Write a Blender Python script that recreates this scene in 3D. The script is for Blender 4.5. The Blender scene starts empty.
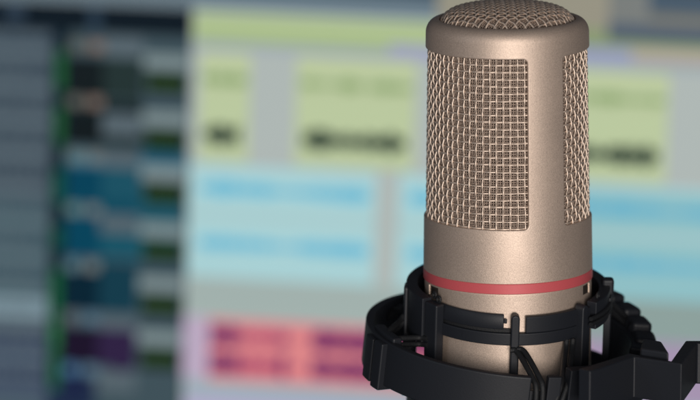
import bpy, bmesh, math, random
from mathutils import Vector, Matrix
random.seed(7)
S = 0.001                      # all lengths below are millimetres
C = bpy.context.scene.collection
sc = bpy.context.scene
R_ = math.radians

# ------------------------------------------------------------------ camera
DIST, ELEV, FOC = 1300.0, R_(11.5), 225.0
PX = DIST * 36.0 / FOC / 700.0                       # mm per photo pixel at the microphone
look = Vector((-158.5 * PX, 0, 0))
cam_pos = look + Vector((0, -math.cos(ELEV), math.sin(ELEV))) * DIST
cd = bpy.data.cameras.new('camera'); cam = bpy.data.objects.new('camera', cd); C.objects.link(cam)
cam.location = cam_pos * S
cam.rotation_euler = (R_(90) - ELEV, 0, 0)
cd.lens = FOC; cd.sensor_width = 36; cd.clip_start = 0.05; cd.clip_end = 50
cd.dof.use_dof = True; cd.dof.focus_distance = 1.279; cd.dof.aperture_fstop = 8.6
sc.camera = cam
f_dir = Vector((0, math.cos(ELEV), -math.sin(ELEV))); u_dir = Vector((0, math.sin(ELEV), math.cos(ELEV))); r_dir = Vector((1, 0, 0))

def ray(px, py):
    return f_dir * DIST + r_dir * ((px - 350) * PX) + u_dir * ((200 - py) * PX)
def at_z(px, py, z):                                  # point of height z seen at a photo pixel
    d = ray(px, py); t = (z - cam_pos.z) / d.z
    return cam_pos + d * t

# ------------------------------------------------------------------ materials
def mat(name, col, metallic=0.0, rough=0.5, spec=0.5, bump=0.0, bscale=900.0, var=0.0, coat=0.0):
    m = bpy.data.materials.new(name); m.use_nodes = True
    nt = m.node_tree; b = nt.nodes['Principled BSDF']
    b.inputs['Base Color'].default_value = (*col, 1); b.inputs['Metallic'].default_value = metallic
    b.inputs['Roughness'].default_value = rough; b.inputs['Specular IOR Level'].default_value = spec
    b.inputs['Coat Weight'].default_value = coat
    if bump or var:
        tc = nt.nodes.new('ShaderNodeTexCoord'); n = nt.nodes.new('ShaderNodeTexNoise')
        n.inputs['Scale'].default_value = bscale; n.inputs['Detail'].default_value = 3; n.inputs['Roughness'].default_value = 0.7
        nt.links.new(tc.outputs['Object'], n.inputs['Vector'])
        if bump:
            bp = nt.nodes.new('ShaderNodeBump'); bp.inputs['Strength'].default_value = bump; bp.inputs['Distance'].default_value = 0.0003
            nt.links.new(n.outputs['Fac'], bp.inputs['Height']); nt.links.new(bp.outputs['Normal'], b.inputs['Normal'])
        if var:
            mr = nt.nodes.new('ShaderNodeMapRange')
            mr.inputs['From Min'].default_value = 0.3; mr.inputs['From Max'].default_value = 0.7
            mr.inputs['To Min'].default_value = 1 - var; mr.inputs['To Max'].default_value = 1 + var
            vm = nt.nodes.new('ShaderNodeVectorMath'); vm.operation = 'SCALE'
            vm.inputs[0].default_value = col
            nt.links.new(n.outputs['Fac'], mr.inputs['Value']); nt.links.new(mr.outputs['Result'], vm.inputs['Scale'])
            nt.links.new(vm.outputs['Vector'], b.inputs['Base Color'])
            n2 = nt.nodes.new('ShaderNodeTexNoise'); n2.inputs['Scale'].default_value = 60; n2.inputs['Detail'].default_value = 4
            nt.links.new(tc.outputs['Object'], n2.inputs['Vector'])
            m2 = nt.nodes.new('ShaderNodeMapRange')
            m2.inputs['To Min'].default_value = rough - 0.1; m2.inputs['To Max'].default_value = rough + 0.1
            nt.links.new(n2.outputs['Fac'], m2.inputs['Value']); nt.links.new(m2.outputs['Result'], b.inputs['Roughness'])
    return m

M = dict(
    satin=mat('champagne_satin', (0.585, 0.472, 0.395), 0.72, 0.57, 0.4, 0.18, 3000, 0.2),
    wire=mat('champagne_wire', (0.69, 0.57, 0.48), 0.75, 0.52, 0.5),
    fine=mat('fine_wire', (0.38, 0.30, 0.25), 0.6, 0.65, 0.5),
    red=mat('red_band', (0.55, 0.09, 0.105), 0.1, 0.5, 0.5, 0.06, 4200, 0.05),
    black=mat('black_plastic', (0.011, 0.013, 0.018), 0.0, 0.50, 0.36, 0.09, 2200),
    rubber=mat('black_elastic', (0.008, 0.009, 0.011), 0.0, 0.6, 0.4, 0.5, 2500),
    dark=mat('dark_interior', (0.03, 0.024, 0.02), 0.0, 0.8, 0.2),
    housing=mat('dark_grey_housing', (0.02, 0.021, 0.023), 0.0, 0.5, 0.4, 0.2, 900),
)

# ------------------------------------------------------------------ object helpers
def new_obj(name, bm, m, parent=None, bevel=0.0, smooth=True, sharp=38):
    for v in bm.verts: v.co *= S
    bmesh.ops.recalc_face_normals(bm, faces=bm.faces)
    me = bpy.data.meshes.new(name); bm.to_mesh(me); bm.free()
    me.materials.append(m)
    if smooth:
        me.polygons.foreach_set('use_smooth', [True] * len(me.polygons))
        me.set_sharp_from_angle(angle=R_(sharp))
    o = bpy.data.objects.new(name, me); C.objects.link(o)
    if parent:
        o.parent = parent
        o.matrix_parent_inverse = Matrix.Translation(-parent.location)
    if bevel:
        b = o.modifiers.new('bevel', 'BEVEL'); b.width = bevel * S; b.segments = 3
        b.limit_method = 'ANGLE'; b.angle_limit = R_(38); b.harden_normals = True
    return o
def thing(name, label, cat, loc):
    o = bpy.data.objects.new(name, None); C.objects.link(o); o.location = Vector(loc) * S
    o.empty_display_size = 0.01
    o['label'] = label; o['category'] = cat
    return o
def pol(r, deg, z):
    a = R_(deg); return Vector((r * math.sin(a), -r * math.cos(a), z))

def lathe(bm, prof, n=180, a0=0, a1=360, closed=False):
    full = abs(a1 - a0 - 360) < 1e-6
    cols = []
    for i in range(n if full else n + 1):
        a = a0 + (a1 - a0) * i / n
        cols.append([bm.verts.new(pol(r, a, z)) for r, z in prof])
    k = len(prof)
    for i in range(n):
        p, q = cols[i], cols[(i + 1) % len(cols)]
        for j in range(k if closed else k - 1):
            bm.faces.new((p[j], q[j], q[(j + 1) % k], p[(j + 1) % k]))
    if closed and not full:
        bm.faces.new(cols[0]); bm.faces.new(cols[-1][::-1])
def band(bm, r0, r1, z0, z1, a0, a1, step=3.0, mtx=None):
    s = len(bm.verts)
    n = max(2, int(abs(a1 - a0) / step))
    before = set(bm.verts)
    lathe(bm, [(r0, z0), (r1, z0), (r1, z1), (r0, z1)], n, a0, a1, True)
    if mtx:
        for v in bm.verts:
            if v not in before: v.co = mtx @ v.co
def tube(bm, pts, r, sides=6, closed=False, cap=True, up=Vector((0.13, 0.21, 0.97))):
    rings = []; n = len(pts); prev = None
    for i, p in enumerate(pts):
        if closed: t = pts[(i + 1) % n] - pts[i - 1]
        else: t = pts[min(i + 1, n - 1)] - pts[max(i - 1, 0)]
        t.normalize()
        ref = prev if prev is not None else up.cross(t)
        a = (ref - t * ref.dot(t))
        if a.length < 1e-6: a = t.orthogonal()
        a.normalize(); prev = a; b = t.cross(a)
        rings.append([bm.verts.new(p + (a * math.cos(2 * math.pi * k / sides) + b * math.sin(2 * math.pi * k / sides)) * r) for k in range(sides)])
    for i in range(n if closed else n - 1):
        p, q = rings[i], rings[(i + 1) % n]
        for k in range(sides):
            bm.faces.new((p[k], p[(k + 1) % sides], q[(k + 1) % sides], q[k]))
    if cap and not closed:
        bm.faces.new(rings[0][::-1]); bm.faces.new(rings[-1])
def spline(pts, n=8):
    out = []; P = [pts[0]] + list(pts) + [pts[-1]]
    for i in range(1, len(P) - 2):
        for k in range(n):
            t = k / n
            a, b, c, d = P[i - 1], P[i], P[i + 1], P[i + 2]
            out.append(0.5 * ((2 * b) + (c - a) * t + (2 * a - 5 * b + 4 * c - d) * t * t + (3 * b - a - 3 * c + d) * t ** 3))
    out.append(P[-2]); return out

# ================================================================== MICROPHONE
mic = thing('microphone', 'champagne metal studio microphone with woven wire grille and red ring, upright in black mount', 'microphone', (0, 0, -80))
def RB(z):                                            # outer radius of the housing: slight taper to the head
    return 24.12 + (48 - z) / 68.0 * 1.06
ZB, ZT = -4.0, 46.2                                    # grille windows
LIP, CR = 0.42, 1.45
P1, P2 = 12.1, 40.2                                    # pillar on the right of the front window
WIN = [(P2 - 180 - 0.0 + 0, P1), (P2, P1 + 180)]       # front window and rear window (degrees from the front)
WIN = [(P2 - 180, P1), (P2, P1 + 180)]

bm = bmesh.new()
# cap: shoulder rolled over to the rim of the round top grille
prof = [(RB(ZT + LIP), ZT + LIP), (RB(49), 49), (RB(50.6), 50.6)]
for k in range(1, 13):
    a = R_(90 * k / 12)
    prof.append((RB(50.6) - 3.3 + 3.3 * math.cos(a), 50.6 + 4.1 * math.sin(a)))
prof += [(20.45, 54.74)]
for k in range(1, 5):
    a = R_(90 * k / 4); prof.append((20.45 - 0.35 * math.sin(a), 54.4 + 0.35 * math.cos(a)))
prof += [(20.1, 52.4), (19.2, 52.0), (19.2, ZT + .7), (RB(46) - 1.6, ZT + .7), (RB(46) - 1.6, ZT + .1)]
lathe(bm, prof, 240)
# lower body down to the red ring
prof = [(RB(-4) - 1.6, ZB), (RB(-8) - 1.6, -19)]
prof = [(RB(ZB - LIP), ZB - LIP), (RB(-10), -10), (RB(-16), -16), (RB(-19.8), -19.8), (RB(-19.97), -19.97), (RB(-20.1) - 0.15, -20.12), (RB(-20) - 1.0, -20.1)]
lathe(bm, prof, 240)
# pillars
def inset(z, zb, zt, r):
    d = min(z - zb, zt - z)
    if d >= r: return 0.0
    return r - math.sqrt(max(0, r * r - (r - d) ** 2))
zs = []
zb, zt, r = ZB - LIP, ZT + LIP, CR + LIP
for k in range(13): zs.append(zb + r * (1 - math.cos(R_(90 * k / 12))))
for k in range(1, 30): zs.append(zb + r + (zt - zb - 2 * r) * k / 30)
for k in range(13): zs.append(zt - r * (1 - math.cos(R_(90 * (12 - k) / 12))))
for off in (0, 180):
    rows = []
    for z in zs:
        R = RB(z); fl = math.degrees(inset(z, zb, zt, r) / R); lp = math.degrees(LIP / R)
        a0, a1 = P1 + lp - fl + off, P2 - lp + fl + off
        rows.append([bm.verts.new(pol(R, a0 + (a1 - a0) * j / 24, z)) for j in range(25)])
    for p, q in zip(rows, rows[1:]):
        for j in range(24): bm.faces.new((p[j], p[j + 1], q[j + 1], q[j]))
# rolled lips of both windows
def rrect(a0, a1, z0, z1, grow):
    R = 24.5; x0, x1 = R_(a0) * R - grow, R_(a1) * R + grow; y0, y1 = z0 - grow, z1 + grow; r = CR + grow
    pts = []
    def seg(xa, ya, xb, yb, n):
        for i in range(n): pts.append((xa + (xb - xa) * i / n, ya + (yb - ya) * i / n))
    def arc(cx, cy, s):
        for i in range(12):
            a = R_(s + 90 * i / 12); pts.append((cx + r * math.cos(a), cy + r * math.sin(a)))
    seg(x0 + r, y0, x1 - r, y0, 90); arc(x1 - r, y0 + r, -90)
    seg(x1, y0 + r, x1, y1 - r, 30); arc(x1 - r, y1 - r, 0)
    seg(x1 - r, y1, x0 + r, y1, 90); arc(x0 + r, y1 - r, 90)
    seg(x0, y1 - r, x0, y0 + r, 30); arc(x0 + r, y0 + r, 180)
    return [(x / R, y) for x, y in pts]
for a0, a1 in WIN:
    loops = []
    for g, dr in ((LIP, 0.0), (LIP * .62, -0.03), (LIP * .29, -0.12), (LIP * .08, -0.24), (0, -0.42), (0, -1.7)):
        loops.append([bm.verts.new(pol(RB(z) + dr, math.degrees(a), z)) for a, z in rrect(a0, a1, ZB, ZT, g)])
    for p, q in zip(loops, loops[1:]):
        n = len(p)
        for i in range(n): bm.faces.new((p[i], p[(i + 1) % n], q[(i + 1) % n], q[i]))
housing = new_obj('housing', bm, M['satin'], mic, sharp=40)

# woven wire
PITCH_N = 72
def side_grille(a0, a1):
    bm = bmesh.new()
    p = 2 * math.pi * 24.0 / PITCH_N
    z0, z1 = ZB - 1.2, ZT + 1.2
    i0, i1 = math.ceil((a0 - 1.5) / (360 / PITCH_N)), math.floor((a1 + 1.5) / (360 / PITCH_N))
    nz = int((z1 - z0) / p) + 1
    zph = z1 - 0.9
    for i in range(i0, i1 + 1):
        pts = []; ja = random.uniform(-.25, .25); ph = random.uniform(-.08, .08)
        n = int((z1 - z0) / (p / 8))
        for k in range(n + 1):
            z = z0 + (z1 - z0) * k / n
            w = math.cos(math.pi * (zph - z) / p + math.pi * i + ph)
            w = math.copysign(abs(w) ** .8, w)
            pts.append(pol(RB(z) - 1.0 + 0.23 * w, i * 360 / PITCH_N + ja + 0.16 * math.sin(z * .3 + i), z))
        tube(bm, pts, 0.30, 8)
    for j in range(nz):
        zc = zph - j * p + random.uniform(-.1, .1); pts = []
        if zc < z0: break
        A0, A1 = a0 - 2.2, a1 + 2.2
        n = int((A1 - A0) / (360 / PITCH_N / 8))
        for k in range(n + 1):
            a = A0 + (A1 - A0) * k / n
            w = -math.cos(math.pi * a / (360 / PITCH_N) + math.pi * j)
            pts.append(pol(RB(zc) - 1.0 + 0.19 * w, a, zc + 0.09 * math.sin(a * .07 + j)))
        tube(bm, pts, 0.30, 8)
    g = new_obj('side_grille', bm, M['wire'], mic, sharp=80)
    bm = bmesh.new(); NF = PITCH_N * 3; pf = p / 3
    for i in range(math.ceil((a0 - 1.5) * NF / 360), math.floor((a1 + 1.5) * NF / 360) + 1):
        n = int((z1 - z0) / (pf / 2)); pts = []
        for k in range(n + 1):
            z = z0 + (z1 - z0) * k / n
            pts.append(pol(RB(z) - 1.95 + 0.08 * math.cos(math.pi * (z / pf) + math.pi * i), (i + .5) * 360 / NF, z))
        tube(bm, pts, 0.18, 6, cap=False)
    for j in range(int((z1 - z0) / pf)):
        zc = z0 + (j + .5) * pf; pts = []
        n = int((a1 - a0 + 4) * NF / 360 * 2)
        for k in range(n + 1):
            a = a0 - 2 + (a1 - a0 + 4) * k / n
            pts.append(pol(RB(zc) - 1.95 - 0.08 * math.cos(math.pi * (a * NF / 360 - .5) + math.pi * (zc / pf)), a, zc))
        tube(bm, pts, 0.18, 6, cap=False)
    new_obj('inner_mesh', bm, M['fine'], g, sharp=80)
for w in WIN: side_grille(*w)

def top_mesh(name, pitch, rw, amp, rad, zoff, rot, m, parent, sides):
    bm = bmesh.new(); n = int(rad / pitch) + 1
    def dome(x, y): q = (x * x + y * y) / 20.0 ** 2; return 53.2 + zoff + 2.8 * (1 - q) + 3.2 * (1 - q ** 6)
    for axis in (0, 1):
        for i in range(-n, n + 1):
            c = (i + .3) * pitch
            if abs(c) > rad - .4: continue
            h = math.sqrt(rad * rad - c * c); k = max(4, int(2 * h / (pitch / 6))); pts = []
            for q in range(k + 1):
                s = -h + 2 * h * q / k
                w = amp * math.cos(math.pi * (s / pitch - .3) + math.pi * i) * (1 if axis else -1)
                x, y = (s, c) if axis else (c, s)
                z = dome(x, y) + w
                xr = x * math.cos(rot) - y * math.sin(rot); yr = x * math.sin(rot) + y * math.cos(rot)
                pts.append(Vector((xr, yr, z)))
            tube(bm, pts, rw, sides)
    return new_obj(name, bm, m, parent, sharp=80)
tg = top_mesh('top_grille', 2.1, 0.29, 0.25, 19.97, 0, R_(45), M['wire'], mic, 8)
top_mesh('inner_mesh', 0.6, 0.16, 0.08, 19.8, -0.8, R_(45), M['fine'], tg, 4)
# dark core added inside the head so the grille holes look dark
bm = bmesh.new(); lathe(bm, [(0.01, 51.5), (8, 51.3), (17.5, 50.2), (18.6, 49), (20.6, 42), (21.0, -4), (0.01, -4)], 96)
new_obj('dark_core', bm, M['dark'], mic)
# red band
bm = bmesh.new(); lathe(bm, [(RB(-20) - 1.2, -20.12), (RB(-20) - .12, -20.12), (RB(-20) + .02, -20.25), (RB(-22), -22.95), (RB(-22) - .15, -23.1), (RB(-22) - 1.2, -23.1)], 240, closed=True)
rb = new_obj('accent_ring', bm, M['red'], mic); rb['label'] = 'thin red ring round the lower body'
# lower sleeve with small dark slots
bm = bmesh.new()
SL = [(-68.5, -58.0), (61.0, 69.5)]; sz0, sz1 = -26.4, -23.7
RS = 24.85
def sleeve(a0, a1, z0, z1):
    n = max(2, int((a1 - a0) / 1.5))
    lathe(bm, [(RS, z0), (RS, z1)], n, a0, a1)
lathe(bm, [(RS - 1.2, -23.12), (RS - .1, -23.12), (RS, -23.25), (RS, sz1)], 240)
lathe(bm, [(RS, sz0), (RS, -30), (RS - .05, -38), (RS - .1, -84), (RS - 2, -87), (0.01, -87)], 240)
edges = [-180, SL[0][0], SL[0][1], SL[1][0], SL[1][1], 180]
for i in (0, 2, 4): sleeve(edges[i], edges[i + 1], sz0, sz1)
sleeve_o = new_obj('lower_sleeve', bm, M['satin'], mic, sharp=50)
for a0, a1 in SL:
    bm = bmesh.new(); band(bm, RS - 1.4, RS - .25, sz0 - .3, sz1 + .3, a0 - .6, a1 + .6, 1)
    new_obj('dark_slot', bm, M['dark'], sleeve_o)
for a in (-72.0, 73.0):                                # highlight on the collar edge beside each slot, built as a bright strip
    bm = bmesh.new(); band(bm, RS - .3, RS + .28, -26.6, -23.6, a - 1.6, a + 1.6, .5)
    new_obj('edge_highlight', bm, M['wire'], sleeve_o, bevel=.1)

# ================================================================== SHOCK MOUNT
mount = thing('shock_mount', 'black plastic shock mount with elastic cords holding the champagne microphone', 'shock mount', (0, 0, -60))
MI = Matrix.Translation((0, 0, -30)) @ Matrix.Rotation(R_(1.2), 4, 'Y') @ Matrix.Rotation(R_(5.8), 4, 'X') @ Matrix.Translation((0, 0, 30))
MO = Matrix.Translation((0.3, 0, -41)) @ Matrix.Rotation(R_(5.9), 4, 'Y') @ Matrix.Rotation(R_(4.3), 4, 'X') @ Matrix.Translation((0, 0, 41))

# ---- inner cradle
bm = bmesh.new()
band(bm, 27.0, 30.4, -33.6, -25.2, 57, 180, 3, MI); band(bm, 27.0, 30.4, -39.5, -25.2, 180, 302, 3, MI)      # sides and back
band(bm, 25.7, 27.3, -35.5, -31.7, -66, 50, 2, MI)     # front band, low part
band(bm, 25.7, 27.25, -31.68, -26.6, 9.4, 50, 2, MI)     # front right, full height
cradle = new_obj('inner_ring', bm, M['black'], mount, bevel=.35)
bm = bmesh.new()
b0 = len(bm.verts)
lathe(bm, [(25.6, -30.7), (26.75, -30.7), (26.9, -30.4), (26.5, -27.2), (26.0, -26.3), (25.5, -26.3)], 30, -55, -4.5, True)
band(bm, 25.55, 26.3, -29.0, -27.6, -4.5, -2.4, 1)
for v in bm.verts: v.co = MI @ v.co
new_obj('upper_lip', bm, M['black'], cradle, bevel=.2)
bm = bmesh.new(); band(bm, 25.6, 26.2, -31.75, -30.6, -60, 0, 2, MI); new_obj('groove', bm, M['rubber'], cradle)
bm = bmesh.new(); band(bm, 26.0, 29.5, -64, -58, 0, 360, 4, MI); new_obj('lower_ring', bm, M['black'], mount, bevel=.4)

def post(a, w, r0, r1, z0, z1, rounded=True, bev=.5, name='post', parent=None):
    """upright bar on the cradle: width w mm, from radius r0 to r1"""
    bm = bmesh.new(); h = w / 2
    a = R_(a); ex = Vector((math.cos(a), math.sin(a), 0)); er = Vector((math.sin(a), -math.cos(a), 0))
    prof = [(-h, z0), (h, z0)]
    if rounded:
        for k in range(9):
            t = R_(180 * k / 8); prof.append((h * math.cos(t), z1 - h + h * math.sin(t)))
    else: prof += [(h, z1), (-h, z1)]
    f = [bm.verts.new(MI @ (er * r1 + ex * x + Vector((0, 0, z)))) for x, z in prof]
    b = [bm.verts.new(MI @ (er * r0 + ex * x + Vector((0, 0, z)))) for x, z in prof]
    bm.faces.new(f); bm.faces.new(b[::-1]); n = len(prof)
    for i in range(n): bm.faces.new((f[i], f[(i + 1) % n], b[(i + 1) % n], b[i]))
    return new_obj(name, bm, M['black'], parent or cradle, bevel=bev)
post(2.6, 2.5, 25.6, 28.9, -62, -25.6)                     # C, front
post(-52.5, 5.6, 26.4, 29.6, -62, -26.0, False, .6)       # B, front left
post(49, 2.6, 26.2, 29.6, -62, -25.2)                    # D, front right
post(52.4, 2.0, 26.6, 29.4, -62, -26.4, False, .4)
post(84, 4.0, 28.8, 31.0, -62, -27.5, False, .4)
post(-84, 2.4, 28.4, 31.2, -50, -25.4, True, .4)         # A, left edge
post(-96, 3.4, 27, 31.0, -62, -27, False, .4)
for a in (150, 205): post(a, 4, 27, 30.8, -62, -26, True)
post(93, 3.4, 28.0, 31.6, -30, -23.4, False, .9, 'lug')
# cord knots on the post tops
for a, r, z, nm in ((-57.5, 26.3, -24.6, 'cord_loop'), (-52, 26.6, -25.2, 'cord_loop'), (66, 28.6, -24.7, 'cord_loop')):
    bm = bmesh.new(); c = MI @ pol(r, a, z)
    ax = R_(a)
    pts = [c + Vector((math.cos(ax), math.sin(ax), 0)) * (.75 * math.cos(R_(t))) + Vector((0, 0, .85 * math.sin(R_(t)))) for t in range(0, 360, 24)]
    tube(bm, pts, .42, 8, closed=True); new_obj(nm, bm, M['rubber'], cradle)

# ---- outer ring
bm = bmesh.new()
RO, RI = 42.9, 40.4
ZO0, ZO1 = -53.6, -40.1
band(bm, RI, RO, ZO0, ZO1, 26, 130, 2, MO); band(bm, RI, RO, ZO0, ZO1, 151, 367.6, 2, MO); band(bm, RI, RO, ZO0 - 6, ZO0 + .5, 128, 155, 2, MO)
outer = new_obj('outer_ring', bm, M['black'], mount, bevel=.5)
bm = bmesh.new(); band(bm, RI, RO, ZO0, ZO1 + .3, 14.2, 19.8, 1.5, MO); new_obj('ring_tooth', bm, M['black'], outer, bevel=.4)
bm = bmesh.new(); band(bm, RI - 2.2, RI - .05, ZO0 - 1, -45, 6, 28, 2, MO); new_obj('backing_rib', bm, M['black'], outer, bevel=.3)
bm = bmesh.new(); band(bm, RI - .6, RO + .9, ZO0, ZO1 + 2.6, 22.6, 39.5, 2, MO); new_obj('ring_block', bm, M['black'], outer, bevel=.5)
def tab(a0, a1, r0, r1, z0, z1, bev=.5, name='hook_tab'):
    bm = bmesh.new(); band(bm, r0, r1, z0, z1, a0, a1, 2, MO); return new_obj(name, bm, M['black'], outer, bevel=bev)
tab(-74, -66.5, 39.5, 44.4, -54.5, -41.2)
tab(-64.2, -58, 39.5, 44.8, -55.0, -40.6)
tab(-77, -57, 38.2, 41.5, -43.2, -38.9, .7, 'hook_bridge')
# stepped lugs on the right and back of the ring
for a0, a1, z1, r1 in ((86, 99, -37.2, 44.2), (99.5, 111, -35.2, 44.0), (111.5, 123, -33.6, 43.6), (123.5, 136, -32.0, 43.0)):
    tab(a0, a1, 37.5, r1, -52 if a0 < 120 else -41.5, z1, 1.8, 'ring_lug')
tab(78, 124, 36.5, 40.6, -54, -38.6, .8, 'backing_rib')

for a in (-31, 44):                                     # thin mould seams on the front band
    bm = bmesh.new(); band(bm, 27.2, 27.36, -35.3, -31.9, a - .25, a + .25, .5, MI); new_obj('mould_seam', bm, M['black'], cradle)

# ---- elastic cords: pairs running between cradle posts and ring
def cord(pts, gap=Vector((0.95, 0, .1)), r=.85):
    for s in (-1, 1):
        bm = bmesh.new(); tube(bm, spline([p + gap * s for p in pts], 10), r, 10)
        new_obj('elastic_cord', bm, M['rubber'], mount)
def Pi(a, r, z): return MI @ pol(r, a, z)
def Po(a, r, z): return MO @ pol(r, a, z)
cord([Pi(2, 29.2, -36.0), Pi(6, 30.2, -36.4), Po(10.0, 39, -41), Po(11.3, 42.2, -44), Po(11.3, 42.8, -52), Po(11.2, 41, -56)])
cord([Pi(40, 27.6, -35.4), Pi(36, 29.5, -38), Po(23.5, 39.5, -41.5), Po(20.6, 42.2, -45), Po(18, 43.0, -51), Po(17, 42, -56)])
cord([Pi(-54, 29.5, -38.2), Pi(-60, 31, -38.6), Po(-61, 38.5, -41), Po(-62.5, 41.8, -42.6), Po(-63, 42.6, -48)], Vector((0, .1, .95)))
cord([Pi(-84, 31.2, -36), Pi(-80, 33, -37.0), Po(-70, 38.0, -40), Po(-65, 41.5, -42), Po(-65, 42.6, -48)], Vector((.2, .2, .9)))
cord([Pi(-110, 31, -36), Pi(-112, 33, -38), Po(-118, 38, -42), Po(-120, 40.2, -46)], Vector((.7, .4, .3)))
cord([Pi(100, 31, -33), Pi(104, 33, -35), Po(112, 38, -37), Po(118, 42, -39)], Vector((.2, .3, .9)))
cord([Pi(150, 31, -36), Pi(160, 33, -38), Po(170, 38, -42), Po(175, 40.5, -46)])
cord([Pi(205, 31, -36), Pi(200, 33, -38), Po(195, 38, -42), Po(190, 40.5, -46)])
bm = bmesh.new()                                        # cord wound round the right side of the cradle
for z in (-29.2, -30.9):
    tube(bm, [MI @ pol(30.9 + .3 * math.sin(R_(a * 3)), a, z) for a in range(50, 96, 4)], .7, 8)
new_obj('elastic_wrap', bm, M['rubber'], mount)

# ---- mounting arm leaving the ring to the right
def prism(bm, top, h):
    t = [bm.verts.new(p) for p in top]; b = [bm.verts.new(p - Vector((0, 0, h))) for p in top]
    bm.faces.new(t); bm.faces.new(b[::-1]); n = len(t)
    for i in range(n): bm.faces.new((t[i], b[i], b[(i + 1) % n], t[(i + 1) % n]))
ZA = -38.2
front = [at_z(x, y, ZA) for x, y in ((590, 371), (600, 368.5), (634, 356.5), (682, 363.5), (697, 343), (760, 344))]
back = []
for i, p in enumerate(front):
    a = front[max(i - 1, 0)]; b = front[min(i + 1, len(front) - 1)]
    t = (b - a).normalized(); nrm = Vector((-t.y, t.x, 0)); 
    back.append(p + nrm * 4.5)
bm = bmesh.new(); prism(bm, front + back[::-1], 12.4)
arm = new_obj('mounting_arm', bm, M['black'], mount, bevel=.5)
bm = bmesh.new()
q = [at_z(x, y, -36.3) for x, y in ((640, 348), (669, 352), (662, 341), (643, 338))]
prism(bm, q, 14); new_obj('arm_block', bm, M['black'], arm, bevel=.8)

# ================================================================== MONITOR
YAW, ROLL, DB = R_(5.5), R_(1.9), 450.0
ctr = cam_pos + ray(350, 200) * ((DB - cam_pos.y) / ray(350, 200).y)
# screen axes: yawed so that the right side is a little nearer, and leaning slightly clockwise
ex = Vector((math.cos(YAW), -math.sin(YAW), 0)); ez = Vector((0, 0, 1)); nrm = Vector((-math.sin(YAW), -math.cos(YAW), 0))
rot = Matrix.Rotation(ROLL, 3, -nrm) if False else Matrix.Rotation(-ROLL, 3, nrm)
ex = rot @ ex; ez = rot @ ez
if ex.z > 0:
    rot = Matrix.Rotation(ROLL, 3, nrm); ex = Vector((math.cos(YAW), -math.sin(YAW), 0)); ex = rot @ ex; ez = rot @ Vector((0, 0, 1))
def hit(px, py):
    d = ray(px, py); t = (ctr - cam_pos).dot(nrm) / d.dot(nrm); p = cam_pos + d * t - ctr
    return p.dot(ex), p.dot(ez)
def UX(px): return hit(px, 200)[0]
def UY(py, xr=200): return hit(xr, py)[1]
mon = thing('computer_monitor', 'lit computer monitor behind the microphone, showing blurred coloured rows of audio clips', 'monitor', ctr + ez * -150)
U0, U1, V0, V1 = -250.0, 290.0, -150.0, UY(-32)
def W(u, v, k): return ctr + ex * u + ez * v + nrm * k
def slab(bm, u0, u1, v0, v1, k0, k1):
    vs = [bm.verts.new(W(u, v, k)) for k in (k0, k1) for u, v in ((u0, v0), (u1, v0), (u1, v1), (u0, v1))]
    for f in ((0, 1, 2, 3), (4, 5, 6, 7), (0, 1, 5, 4), (1, 2, 6, 5), (2, 3, 7, 6), (3, 0, 4, 7)): bm.faces.new([vs[i] for i in f])
def s2l(c): 
    c /= 255.0; return c / 12.92 if c < .04045 else ((c + .055) / 1.055) ** 2.4
EM = {}
GAIN = 1.0
def emat(rgb):
    rgb = tuple(int(max(0, min(255, c))) for c in rgb)
    if rgb not in EM:
        m = bpy.data.materials.new('lit_screen_%02x%02x%02x' % rgb); m.use_nodes = True; b = m.node_tree.nodes['Principled BSDF']
        b.inputs['Base Color'].default_value = (.003, .003, .003, 1); b.inputs['Roughness'].default_value = .35; b.inputs['Specular IOR Level'].default_value = .05
        b.inputs['Emission Color'].default_value = (*[s2l(c) for c in rgb], 1); b.inputs['Emission Strength'].default_value = GAIN
        EM[rgb] = m
    return EM[rgb]
bm = bmesh.new(); slab(bm, U0 - 14, U1 + 14, V0 - 20, V1 + 14, -32, -2); new_obj('rear_housing', bm, M['housing'], mon, bevel=3)
bm = bmesh.new()
slab(bm, U0 - 14, U0, V0 - 20, V1 + 14, -1.9, 3.0); slab(bm, U1, U1 + 14, V0 - 20, V1 + 14, -1.9, 3.0)
slab(bm, U0, U1, V1, V1 + 14, -1.9, 3.0); slab(bm, U0, U1, V0 - 20, V0, -1.9, 3.0)
new_obj('bezel', bm, M['housing'], mon, bevel=.6)
bm = bmesh.new(); slab(bm, U0, U1, V0, V1, -1.95, 0); screen = new_obj('screen', bm, emat((174, 183, 180)), mon, smooth=False)

LAYER = 0.5
def ui(name, rects, layer, parent=screen):
    """one piece of the picture: list of (x0,y0,x1,y1,rgb) in reference units"""
    bm = bmesh.new(); mats = []
    for i, (x0, y0, x1, y1, rgb) in enumerate(rects):
        u0, u1, v0, v1 = UX(x0), UX(x1), UY(y1, 110 if x1 <= 190 else 200), UY(y0, 110 if x1 <= 190 else 200)
        u0 = max(u0, U0); u1 = min(u1, U1); v0 = max(v0, V0); v1 = min(v1, V1)
        if u1 <= u0 or v1 <= v0: continue
        f = bm.faces.new([bm.verts.new(W(u, v, layer * LAYER - .3 + min(i * .009, .45))) for u, v in ((u0, v0), (u1, v0), (u1, v1), (u0, v1))])
        m = emat(rgb)
        if m not in mats: mats.append(m)
        f.material_index = mats.index(m)
        f.normal_update()
    idx = [f.material_index for f in bm.faces]
    for v in bm.verts: v.co *= S
    me = bpy.data.meshes.new(name); bm.to_mesh(me); bm.free()
    for m in mats: me.materials.append(m)
    o = bpy.data.objects.new(name, me); C.objects.link(o); o.parent = parent
    o.matrix_parent_inverse = Matrix.Translation(-mon.location) if parent is mon else Matrix.Identity(4)
    return o
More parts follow.
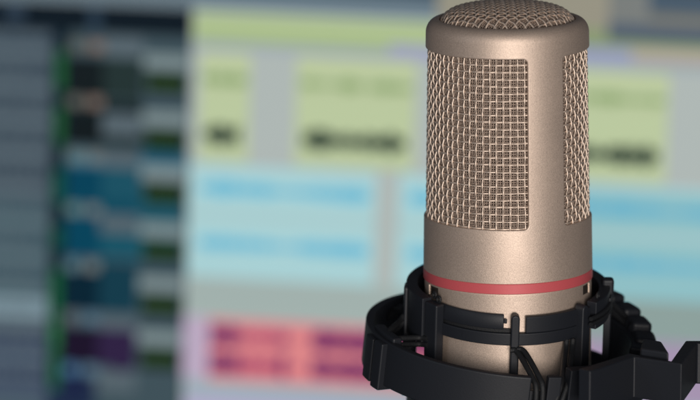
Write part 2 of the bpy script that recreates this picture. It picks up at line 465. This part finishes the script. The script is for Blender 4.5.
def wave(x0, x1, yc, amp, rgb, dens=1.0, seed=0, env=None, lo=.4):
    rnd = random.Random(seed); out = []; x = x0; e = .6
    while x < x1:
        e = max(lo, min(1, e + rnd.uniform(-.3, .3)))
        a = amp * e * (env((x - x0) / (x1 - x0)) if env else 1)
        w = rnd.uniform(.9, 1.8)
        out.append((x, yc - a, min(x + w, x1), yc + a * rnd.uniform(.7, 1), rgb)); x += w / dens
    return out
G = (185, 199, 158); GW = (34, 54, 46); CY = (168, 208, 212); CW = (108, 186, 212)

ui('toolbar', [(-90, -34, 800, 9, (104, 120, 130)), (-90, -34, 800, -8, (70, 88, 104)), (186, -2, 430, 5, (120, 140, 150)),
               (560, -8, 800, 3, (120, 120, 112)), (600, 4, 800, 20, (78, 92, 108)), (430, -30, 600, 10, (150, 146, 130)), (600, -30, 640, 2, (120, 124, 122)), (-90, 5, 188, 33, (10, 24, 34)),
               (3, 8, 21, 26, (46, 62, 78)), (85, 6, 97, 34, (40, 58, 74))], 1)
ui('marker_lane', [(190, 12, 560, 41, (164, 184, 134)), (190, 17, 560, 21, (184, 200, 156)), (190, 26, 560, 30, (184, 202, 154)), (560, 9, 800, 41, (136, 152, 114)), (190, 41, 800, 49, (158, 170, 176)),  # right part of the lane coloured dimmer for the screen's falloff
                   (384, 35, 472, 47, (158, 160, 192)), (560, 28, 625, 42, (150, 156, 186)), (625, 28, 800, 40, (176, 164, 156))], 1)
# list on the far left
rows = [(-90, 30, 52, 420, (74, 92, 102))]
y = 32; k = 0; rr = random.Random(3)
while y < 400:
    sh = (80, 94, 104) if k % 2 else (58, 72, 84)
    if 200 < y < 300: sh = (80, 102, 110) if k % 2 else (64, 86, 96)
    if y > 330: sh = (72, 86, 104) if k % 2 else (56, 68, 90)
    rows.append((-90, y, 50, y + 15, sh))
    rows.append((-90, y + 15, 50, y + 16.5, (58, 72, 84)))
    y += 17; k += 1
rows.append((-90, 302, 50, 322, (120, 142, 152)))
track_list = ui('track_list', rows, 1)
txt = []
for i in range(21):
    yy = 37 + i * 17; x = -80
    while x < 40:
        w = rr.uniform(3, 10); txt.append((x, yy, x + w, yy + 4.5, (96, 110, 118))); x += w + rr.uniform(1.5, 5)
ui('list_text', txt, 2)
# narrow meter lane
ui('header_panel', [(50, 32, 188, 420, (62, 80, 88)), (50, 32, 66, 420, (12, 32, 42)), (50, 380, 100, 420, (30, 44, 70))], 1)
for q0, (a, b, c) in enumerate(((53, 92, (38, 112, 62)), (108, 147, (44, 124, 68)), (172, 205, (20, 104, 84)), (230, 250, (20, 112, 84)), (272, 318, (28, 116, 66)), (322, 352, (58, 150, 86)), (356, 392, (40, 116, 70)))):
    r = [(53.5, a, 62.5, b, tuple(v * (.7 if q0 % 2 else .8) for v in c))]
    for q in range(int((b - a) / 6)): r.append((52.5, a + q * 6 + 4.8, 64.5, a + q * 6 + 6, tuple(v * .6 for v in c)))
    ui('level_meter', r[:1], 2); 
# track headers
heads = [(58, 98, (16, 26, 30), (34, 50, 50)), (112, 146, (14, 24, 28), (30, 44, 46)), (167, 200, (0, 64, 88), (24, 80, 98)),
         (212, 258, (0, 66, 90), (22, 82, 100)), (262, 312, (2, 34, 50), (16, 58, 74)), (328, 366, (26, 16, 40), (46, 32, 66))]
for n, (a, b, c1, c2) in enumerate(heads):
    ui('track_header', [(66, a, 101, b, c1), (101, a, 140, b, c2)], 2)
ui('track_header', [(66, 100, 140, 113, (24, 38, 42)), (140, 52, 141, 146, (30, 42, 44))], 2)
ui('track_header', [(66, 152, 188, 168, (60, 104, 122)), (140, 146, 182, 156, (16, 74, 94)), (140, 186, 184, 212, (30, 84, 100)), (140, 212, 184, 260, (34, 86, 100))], 2)
ui('track_header', [(66, 198, 140, 214, (10, 70, 90))], 2)
ui('track_header', [(118, 364, 134, 390, (42, 32, 64))], 2)
ui('track_header', [(66, 366, 92, 400, (24, 34, 66))], 2)
for yy, c in ((46, (90, 96, 92)), (102, (96, 98, 92)), (157, (104, 124, 126)), (210, (100, 126, 124)), (266, (90, 120, 130)), (318, (92, 100, 104)), (370, (70, 108, 140))):
    ui('track_button', [(67, yy - 5, 81, yy + 6, c)], 3)
    ui('track_button', [(86, yy - 5, 101, yy + 6, (120, 104, 96) if yy < 120 else (110, 118, 118) if yy < 300 else (84, 112, 130))], 3)
for yy, h in ((36, 20), (113, 22), (152, 15), (214, 18), (314, 14), (370, 20)):
    ui('name_box', [(101, yy, 140, yy + h, (86, 100, 108))], 3)
for yy in (70, 127, 181, 238, 292, 346):
    r = [(144, yy, 184, yy + 20, (10, 20, 18))]
    for q in range(6): r.append((146 + q * 6.2, yy + 4, 150 + q * 6.2, yy + 15, (46, 76, 26)))
    ui('meter_box', r[:1], 3); ui('meter_bars', r[1:], 4)
    ui('value_box', [(141, yy - 18, 186, yy - 4, (122, 138, 140))], 3)
# green clips
env = lambda t: .5 + .5 * abs(math.sin(t * 9 + 1))
for n, (x0, x1) in enumerate(((197, 247), (293, 412), (446, 530), (560, 664))):
    ui('green_clip', [(x0, 52, x1, 160, G), (x0, 52, x1, 58, (190, 204, 158)), (x0, 103, x1, 107, (190, 206, 164))], 2)
    ui('green_waveform', wave(x0 + 3, x1 - 3, 78, 7, (140, 164, 112), 1, n, env), 3)
    a = (x0 + 8, x1 - 8) if n else (202, 238)
    ui('green_waveform', wave(a[0], a[1], 134, 12.5, GW, 1.3, n + 31, (lambda t: .75 + .25 * t) if n == 0 else (lambda t: .62 + .38 * abs(math.cos(t * 4.2))), .5), 3)
# cyan clips
for n, (x0, x1, CY, CW) in enumerate(((190, 376, CY, CW), (399, 560, CY, CW), (560, 800, (142, 190, 196), (106, 178, 202)))):  # last clip has the screen's dimming to the right put into its colours
    ui('cyan_clip', [(x0, 163, x1, 276, CY), (x0, 210, x1, 217, (170, 200, 200)), (x0, 163, x1, 168, (170, 206, 210))], 2)
    e2 = lambda t: .6 + .4 * abs(math.sin(t * 5 + .6))
    ui('cyan_waveform', wave(x0 + 10, x1 - 6, 187, 9, CW, 1, n + 40, e2, .6), 3)
    ui('cyan_waveform', wave(x0 + 10, x1 - 6, 242, 8, CW, 1, n + 50, e2, .6), 3)
ui('empty_lane', [(190, 276, 560, 318, (162, 177, 173)), (560, 276, 800, 318, (140, 160, 156)), (190, 290, 560, 292, (152, 170, 168)), (190, 378, 800, 397, (156, 174, 182))], 1)  # right half darker: screen falloff painted into the lane colour
# pink clips
ui('lilac_clip', [(187, 316, 213, 378, (186, 168, 192))], 2)
ui('lilac_clip', [(590, 317, 800, 379, (164, 146, 174))], 2)
ui('lilac_clip', [(190, 395, 800, 420, (176, 168, 200))], 2)
PK = (220, 134, 136)
ui('pink_clip', [(213, 317, 590, 379, PK), (213, 317, 590, 322, (214, 134, 142))], 2)
pw = (120, 48, 100)
for yc in (334, 362):
    ui('pink_waveform', wave(214, 244, yc, 12, pw, 1, yc, None, .7), 3)
    ui('pink_waveform', wave(244, 284, yc, 10, (178, 84, 112), 1, yc + 1) + wave(284, 292, yc, 12, pw, 1, yc + 2) + wave(292, 306, yc, 4, (204, 108, 124), 1, yc + 6), 3)
    ui('pink_waveform', wave(316, 560, yc, 11.5, pw, 1, yc + 3, None, .7), 3)

mic.rotation_euler = (0, R_(-0.55), 0); mic.location.x += 0.55 * S

# ================================================================== LIGHT
def area(name, loc, target, sx, sy, power, col):
    l = bpy.data.lights.new(name, 'AREA'); l.shape = 'RECTANGLE'; l.size = sx; l.size_y = sy; l.energy = power; l.color = col
    o = bpy.data.objects.new(name, l); C.objects.link(o); o.location = loc
    o.rotation_euler = (Vector(target) - Vector(loc)).to_track_quat('-Z', 'Y').to_euler()
    return o
area('key_light', (0.16, -1.55, 0.10), (0, 0, 0), 0.62, 0.5, 22, (1.0, 0.93, 0.865))
area('fill_light', (-1.3, -0.9, 0.5), (0, 0, -0.02), 0.4, 0.6, 1.6, (0.85, 0.92, 1.0))
w = bpy.data.worlds.new('World'); sc.world = w; w.use_nodes = True
w.node_tree.nodes['Background'].inputs['Color'].default_value = (0.55, 0.62, 0.75, 1)
w.node_tree.nodes['Background'].inputs['Strength'].default_value = 0.07

sc.render.engine = 'CYCLES'
sc.view_settings.view_transform = 'Standard'; sc.view_settings.look = 'None'
sc.view_settings.exposure = 0; sc.view_settings.gamma = 1
sc.render.resolution_x = 1024; sc.render.resolution_y = 585
